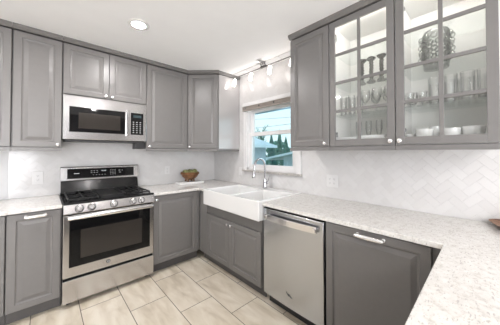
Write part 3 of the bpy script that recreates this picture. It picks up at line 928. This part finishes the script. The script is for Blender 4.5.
# ---------------------------------------------------------------- dishwasher
r = thing('dishwasher', 'stainless steel dishwasher between the sink and the wide grey cabinet', 'dishwasher', (0, -1.801, 0), RB)
DW = .603
bx('body', M['plastic'], r, (.004, DW - .004, -.60, -.03, .10, .872), .001)
bx('toe_kick', M['plastic'], r, (.004, DW - .004, -.572, -.56, .001, .098), .001)
bm = bmesh.new(); arc = [(.003 + (DW - .006) * k / 24, -.648 - .008 * math.sin(PI * k / 24)) for k in range(25)]
prism(bm, arc + [(DW - .003, -.601), (.003, -.601)], 'z', .112, .868); df = obj('door', bm, M['steel_front'], r, .004, smooth=True)
bx('control_strip', M['blackglass'], r, (.006, DW - .006, -.650, -.60, .8685, .8755), .001)
bm = bmesh.new()
n = 18; A_ = []; B_ = []
outer = []; inner = []
for i in range(n + 1):
    t_ = i / n; x = .045 + t_ * (DW - .09); bow = .020 * math.sin(PI * t_) + .026
    outer.append((x, -.652 - bow)); inner.append((x, -.652 - bow + .011))
prism(bm, outer + inner[::-1], 'z', .781, .829)
for x in (.048, DW - .072): box(bm, x, x + .024, -.690, -.648, .789, .818)
obj('handle', bm, M['handle'], df, .002)
bm = bmesh.new()   # small maker's mark: a swoosh through a dot and a short line
tube(bm, [(.267, -.6555, .238), (.277, -.6555, .222), (.288, -.6555, .215), (.300, -.6555, .214), (.309, -.6555, .219)], [.0015, .004, .005, .004, .0015], 6)
tube(bm, [(.300, -.6555, .222), (.312, -.6555, .209), (.326, -.6555, .203)], [.0015, .004, .0025], 6)
lathe(bm, [(0, 0), (.010, 0), (.010, .0015), (0, .0015)], .295, -.6558, .216, 14, 'y')
obj('emblem', bm, M['darkmark'], df)

# ---------------------------------------------------------------- ceiling lights
r = thing('recessed_light', 'round lit recessed downlight in the ceiling in front of the range', 'ceiling light', (-1.515, -1.125, CEIL))
bm = bmesh.new(); lathe(bm, [(.052, -.0006), (.052, -.006), (.080, -.006), (.086, -.003), (.086, -.0006)], seg=36, closed=True); obj('trim_ring', bm, M['whiteplastic'], r, smooth=True)
bm = bmesh.new(); lathe(bm, [(0, -.004), (.052, -.004), (.052, -.001), (0, -.001)], seg=32); obj('lens', bm, M['led'], r)
for i, (x, y) in enumerate(((-2.95, -1.125), (-1.2, -4.6), (-3.2, -4.6), (-2.3, -5.4))):  # added downlights, all unseen, for more fill in the room
    dup(r, (x, y, CEIL), ('added recessed downlight in the ceiling, out of view on the left', 'added recessed downlight behind the peninsula, on the right', 'added recessed downlight behind the peninsula, on the left', 'added recessed downlight far behind the camera, in the middle of the room')[i])

TX, TZ = -.155, 2.425
r = thing('track_light', 'ceiling track with lit white shades running along the window wall', 'track light', (TX, -1.33, CEIL))
bm = bmesh.new(); tube(bm, [(0, .50, TZ - CEIL), (0, -.58, TZ - CEIL)], .005, 10); obj('rail', bm, M['rail'], r, smooth=True)
bm = bmesh.new(); tube(bm, [(-.085, .52, TZ - CEIL + .012), (-.085, -.58, TZ - CEIL + .012)], .0035, 8); tube(bm, [(-.085, .30, TZ - CEIL + .012), (0, .30, TZ - CEIL)], .003, 8); tube(bm, [(-.085, -.30, TZ - CEIL + .012), (0, -.30, TZ - CEIL)], .003, 8)
obj('return_rail', bm, M['palerail'], r, smooth=True)
bm = bmesh.new(); lathe(bm, [(0, -.0006), (.062, -.0006), (.062, -.012), (.05, -.022), (0, -.024)], -.04, 0, 0, 28); obj('canopy', bm, M['palerail'], r, smooth=True)
bm = bmesh.new()
for dy in (-.032, 0, .032): tube(bm, [(-.02, dy, -.02), (-.012, dy, TZ - CEIL + .002)], .006, 8)
box(bm, -.02, .006, -.05, .05, TZ - CEIL - .008, TZ - CEIL + .008); obj('feed', bm, M['rail'], r)
for y in (-.76, -1.10, -1.435, -1.76):
    rel = y + 1.33
    bm = bmesh.new(); tube(bm, [(0, rel, TZ - CEIL + .006), (0, rel, TZ - CEIL - .024)], .006, 10); h = obj('lamp_stem', bm, M['palerail'], r, smooth=True)
    bm = bmesh.new(); lathe(bm, [(0, 0), (.015, 0), (.019, -.006), (.022, -.098), (.019, -.102), (0, -.102)], 0, 0, 0, 20)
    s = obj('lamp_shade', bm, M['shade'], h, smooth=True, loc=(0, rel, TZ - CEIL - .024)); s.rotation_euler = (-.12, .32, 0)

# ---------------------------------------------------------------- blind
r = thing('window_blind', 'raised taupe slat blind under the top casing of the sink window', 'blind', (-.04, -1.275, 1.955))
bx('headrail', M['trim'], r, (-.018, .018, -.475, .475, .062, .082), .002)
for k in range(5): bx('slat', M['blind'], r, (-.017, .017, -.47, .47, .022 + k * .0078, .0275 + k * .0078), .001)
bx('bottom_rail', M['blind'], r, (-.018, .018, -.47, .47, .0, .018), .002)
for y in (-.40, -.13, .13, .40): bx('clip', M['chrome'], r, (-.0205, -.0185, y - .009, y + .009, .026, .052), .0005)

# ---------------------------------------------------------------- outlets and switches
def outlet_plate(label, loc, rotz, w, h, n, cat='outlet'):
    r = thing('outlet' if cat == 'outlet' else 'light_switch', label, cat, loc, rotz)
    bx('cover_plate', M['plate'], r, (-w / 2, w / 2, -.006, 0, -h / 2, h / 2), .002)
    for i in range(n):
        cx = (i - (n - 1) / 2) * .046
        if cat == 'outlet':
            for s in (-1, 1):
                f = bx('receptacle', M['plate'], r, (cx - .016, cx + .016, -.0085, -.006, s * .021 - .0145, s * .021 + .0145), .003)
                bm = bmesh.new(); box(bm, cx - .007, cx - .0045, -.0089, -.0082, s * .021 - .004, s * .021 + .006); box(bm, cx + .0045, cx + .007, -.0089, -.0082, s * .021 - .004, s * .021 + .006)
                lathe(bm, [(0, .0082), (.003, .0082), (.003, .0089), (0, .0089)], cx, 0, s * .021 - .009, 10, 'y'); obj('slot', bm, M['slot'], f)
        else:
            bx('rocker', M['plate'], r, (cx - .015, cx + .015, -.010, -.006, -.03, .03), .002)
    return r


outlet_plate('white outlet plate on the tile left of the range', (-2.150, -.0075, 1.108), 0, .084, .128, 1)
outlet_plate('white outlet plate on the tile between range and wooden bowl', (-.81, -.0075, 1.115), 0, .072, .118, 1)
outlet_plate('white double outlet plate under the right wall cabinets', (-.0065, -2.14, 1.085), RB, .120, .122, 2)
outlet_plate('white switch plate on the tile left of the window', (-.0065, -.705, 1.095), RB, .072, .118, 1, 'light switch')

# ---------------------------------------------------------------- things on the counter
CT = .9152
bm = bmesh.new(); box(bm, -.185, .185, -.085, .085, 0, .028)
o = tag(obj('tray', bm, M['ceramic'], bevel=.004, loc=(-.545, -.185, CT)), 'low white tray under the wooden bowl in the corner', 'tray'); o.rotation_euler = (0, 0, -.06)
r = thing('footed_bowl', 'carved brown wooden footed bowl of moss on the white tray', 'bowl', (-.542, -.180, CT + .0286))
bm = bmesh.new()
wob = lambda a, k: 1 + (.035 * math.cos(8 * a) if k in (3, 4, 5, 6, 7, 8) else 0)
lathe(bm, [(0, .032), (.045, .032), (.075, .045), (.105, .075), (.126, .115), (.134, .138), (.128, .140), (.118, .118), (.096, .082), (.06, .058), (0, .052)], seg=48, wob=wob)
obj('bowl', bm, M['wood'], r, smooth=True)
bm = bmesh.new(); lathe(bm, [(.126, .108), (.134, .112), (.136, .120), (.130, .124)], seg=40, closed=True); lathe(bm, [(.100, .068), (.108, .072), (.110, .078), (.104, .082)], seg=40, closed=True); obj('carved_band', bm, M['wood2'], r, smooth=True)
for a in (.7, 2.27, 3.84, 5.41):
    bm = bmesh.new(); tube(bm, [(.055 * math.cos(a), .055 * math.sin(a), .045), (.062 * math.cos(a), .062 * math.sin(a), .018), (.066 * math.cos(a), .066 * math.sin(a), .004)], [.017, .012, .015], 10); obj('foot', bm, M['wood'], r, smooth=True)
for i, (x, y, z, q) in enumerate(((-.07, -.02, .140, .036), (0, -.06, .134, .034), (.068, -.02, .142, .038), (.01, .03, .142, .036), (-.05, .06, .136, .034), (.06, .062, .136, .033))):
    bm = bmesh.new(); bmesh.ops.create_icosphere(bm, subdivisions=3, radius=q)
    for v in bm.verts: v.co *= random.uniform(.90, 1.08)
    words = ('leftmost in front', 'at the front middle', 'rightmost in front', 'in the centre', 'at the back left', 'at the back right')[i]
    tag(obj('moss_ball', bm, M['moss'], loc=(-.542 + x, -.18 + y, CT + .0286 + z)), 'olive brown moss ball %s of the wooden bowl' % words, 'moss ball', 'moss balls in the wooden bowl')

r = thing('wooden_dish', 'brown carved wooden dish on the counter at the right edge', 'dish', (-.10, -3.375, CT))
bm = bmesh.new()
lathe(bm, [(0, 0), (.07, 0), (.11, .010), (.150, .026), (.158, .033), (.150, .034), (.10, .018), (0, .012)], seg=40, wob=lambda a, k: 1 + .05 * math.cos(5 * a) * (k > 1))
obj('dish', bm, M['wood2'], r, smooth=True)
for i, (x, y) in enumerate(((.0, .06), (.04, .0), (-.045, .01), (.0, -.05))):
    bm = bmesh.new(); bmesh.ops.create_uvsphere(bm, u_segments=18, v_segments=12, radius=.026)
    tag(obj('seed_pod', bm, M['red'], smooth=True, loc=(-.10 + x, -3.375 + y, CT + .041)), 'dark red round pod %s the brown wooden dish' % ('nearest the window in', 'against the wall side of', 'at the front side of', 'nearest the peninsula in')[i], 'pod', 'pods in the wooden dish')

# ---------------------------------------------------------------- glassware and dishes in the glass cabinets
SH0, SH1, SH2 = UZ0 + .0255, 1.6785, 1.9315


def lathe_thing(name, prof, m, label, cat, loc, group, seg=24, wob=None):
    bm = bmesh.new(); lathe(bm, prof, seg=seg, wob=wob)
    o = obj(name, bm, m, smooth=True, loc=loc); return tag(o, label, cat, group)


def row(name, prof, m, cat, group, items, seg=24, wob=None):
    first = None
    for (x, y, z, label) in items:
        if first is None: first = lathe_thing(name, prof, m, label, cat, (x, y, z), group, seg, wob)
        else:
            c = first.copy(); COL.objects.link(c); c.location = (x, y, z); c['label'] = label
            c.rotation_euler = (0, 0, random.random() * 6)


ORD = ['leftmost', 'second from left', 'third from left', 'fourth from left', 'fifth from left', 'sixth from left', 'seventh from left', 'rightmost']
# twisted candle holders
prof = [(0, 0), (.033, 0), (.034, .006), (.03, .012), (.014, .018)]
for k in range(7): prof += [(.018, .026 + k * .022), (.011, .037 + k * .022)]
prof += [(.030, .188), (.034, .197), (.030, .202), (.014, .200), (.012, .19), (0, .19)]
hh = [1.0, .99, 1.0]
row('candle_holder', prof, M['smoke'], 'candle holder', 'dark candle holders in the left glass cabinet',
    [(-.20, y, SH2, '%s dark twisted glass candle holder on the upper shelf of the left glass cabinet' % w) for y, w in ((-2.505, 'leftmost'), (-2.578, 'middle'), (-2.652, 'rightmost'))],
    20, lambda a, k: 1 + .10 * math.cos(3 * a + k * .8))
# tall thin glasses, left half of the left cabinet's middle shelf
hb = lambda r, h, t=.0022: [(0, 0), (r * .82, 0), (r * .86, .004), (r, h), (r - t, h), (r * .84 - t, .012), (0, .010)]
row('highball_glass', hb(.027, .165), M['glass'], 'glass', 'tall glasses in the left glass cabinet',
    [(-.21 - dx, y, SH1, '%s tall clear glass on the middle shelf of the left glass cabinet' % ORD[i]) for i, (y, dx) in enumerate(((-2.362, .02), (-2.412, -.05), (-2.440, .04), (-2.485, -.02)))])
wine = [(0, 0), (.034, 0), (.034, .003), (.008, .007), (.004, .02), (.004, .08), (.012, .09), (.032, .115), (.038, .145), (.034, .185), (.032, .185), (.036, .145), (.030, .118), (.010, .094), (0, .092)]
row('wine_glass', wine, M['glass'], 'glass', 'stemmed glasses in the left glass cabinet',
    [(x, y, SH1, '%s clear stemmed glass on the middle shelf of the left glass cabinet' % ORD[i]) for i, (x, y) in enumerate(((-.24, -2.545), (-.14, -2.590), (-.25, -2.633), (-.15, -2.680), (-.25, -2.718)))])
flute = [(0, 0), (.03, 0), (.03, .003), (.006, .006), (.004, .05), (.018, .075), (.025, .13), (.023, .19), (.0215, .19), (.023, .13), (.015, .078), (0, .065)]
row('flute_glass', flute, M['glass'], 'glass', 'stemmed glasses at the bottom of the left glass cabinet',
    [(-.13, y, SH0, '%s clear flute glass at the bottom of the left glass cabinet' % w) for y, w in ((-2.45, 'leftmost'), (-2.53, 'second from left'), (-2.61, 'third from left'), (-2.69, 'rightmost'))])


def square_dish(name, sx, sy, h, label, loc, cat='dish', taper=.86):
    bm = bmesh.new()
    rings = []
    for f, z in ((taper, 0), (1, h), (.95, h), (taper * .93, .008)):
        rings.append([bm.verts.new((sx * f * a, sy * f * b, z)) for a, b in ((-.5, -.5), (.5, -.5), (.5, .5), (-.5, .5))])
    for a, b in zip(rings, rings[1:]):
        for i in range(4): bm.faces.new((a[i], a[(i + 1) % 4], b[(i + 1) % 4], b[i]))
    bm.faces.new(rings[0][::-1]); bm.faces.new(rings[-1])
    return tag(obj(name, bm, M['ceramic'], bevel=.003, loc=loc), label, cat)


square_dish('serving_dish', .16, .17, .050, 'white square dish at the bottom left of the left glass cabinet', (-.25, -2.425, SH0))
square_dish('serving_dish', .17, .185, .056, 'white square dish at the bottom right of the left glass cabinet', (-.25, -2.622, SH0))

# right cabinet: bubble vase
r = thing('bubble_vase', 'grey glass vase covered in round bubbles on the upper shelf of the right glass cabinet', 'vase', (-.205, -2.985, SH2))
bm = bmesh.new(); lathe(bm, [(0, 0), (.066, 0), (.068, .01), (.070, .03), (.078, .05), (.078, .215), (.072, .238), (.066, .248), (.062, .248), (.068, .236), (.073, .214), (.073, .05), (.064, .03), (.06, .012), (0, .010)], seg=36); obj('vessel', bm, M['vaseglass'], r, smooth=True)
bm = bmesh.new()
for k in range(4):
    for i in range(11):
        a = 2 * PI * (i + .5 * (k % 2)) / 11
        mt = Matrix.Translation((.079 * math.cos(a), .079 * math.sin(a), .072 + k * .043))
        bmesh.ops.create_uvsphere(bm, u_segments=14, v_segments=9, radius=.0195, matrix=mt)
obj('bubbles', bm, M['vaseglass'], r, smooth=True)
# small footed cups, tumblers
cup = [(0, 0), (.026, 0), (.026, .003), (.009, .008), (.008, .022), (.022, .035), (.030, .06), (.033, .095), (.031, .095), (.028, .06), (.019, .037), (0, .03)]
row('footed_glass', cup, M['glass'], 'glass', 'small footed glasses in the right glass cabinet',
    [(x, y, SH1, '%s small footed glass on the middle shelf of the right glass cabinet' % ORD[i]) for i, (x, y) in enumerate(((-.29, -2.848), (-.19, -2.850), (-.28, -2.916), (-.18, -2.918)))])
cut = lambda a, k: 1 + .035 * math.cos(12 * a)
FRONT = ((-.285, -2.985), (-.285, -3.062), (-.285, -3.139), (-.285, -3.210)); BACK = ((-.12, -2.965), (-.14, -3.040), (-.14, -3.115), (-.14, -3.190))
row('cut_glass_tumbler', hb(.034, .172, .003), M['glass'], 'glass', 'tall cut glass tumblers in the right glass cabinet',
    [(x, y, SH1, '%s tall ribbed tumbler of the front row in the right glass cabinet' % w) for (x, y), w in zip(FRONT, ('leftmost', 'second from left', 'third from left', 'rightmost'))]
    + [(x, y, SH1, '%s tall ribbed tumbler of the back row in the right glass cabinet' % w) for (x, y), w in zip(BACK, ('leftmost', 'second from left', 'third from left', 'rightmost'))], 48, cut)
# white bowls
bowl = [(0, 0), (.036, 0), (.038, .003), (.047, .03), (.053, .072), (.050, .072), (.044, .03), (.034, .008), (0, .006)]
def wbowl(y, x, s, sz, label):
    o = lathe_thing('white_bowl', [(a * s, b * sz) for a, b in bowl], M['ceramic'], label, 'bowl', (x, y, SH0), 'white bowls in the right glass cabinet', 32)
wbowl(-2.850, -.22, .62, .75, 'small white bowl at the bottom left corner of the right glass cabinet')
wbowl(-2.925, -.26, .92, 1.1, 'white bowl second from left at the bottom of the right glass cabinet')
wbowl(-3.065, -.26, .86, 1.05, 'white bowl beside the cup at the bottom of the right glass cabinet')
wbowl(-3.160, -.26, 1.0, 1.12, 'large white bowl at the bottom right of the right glass cabinet')
r = thing('white_cup', 'white cup between two bowls at the bottom of the right glass cabinet', 'cup', (-.18, -2.975, SH0))
bm = bmesh.new(); lathe(bm, [(0, 0), (.030, 0), (.034, .01), (.036, .10), (.033, .10), (.031, .012), (0, .008)], seg=28); obj('cup', bm, M['ceramic'], r, smooth=True)
bm = bmesh.new(); tube(bm, [(0, -.034, .085), (0, -.055, .080), (0, -.062, .055), (0, -.055, .03), (0, -.034, .024)], .005, 8); obj('handle', bm, M['ceramic'], r, smooth=True)
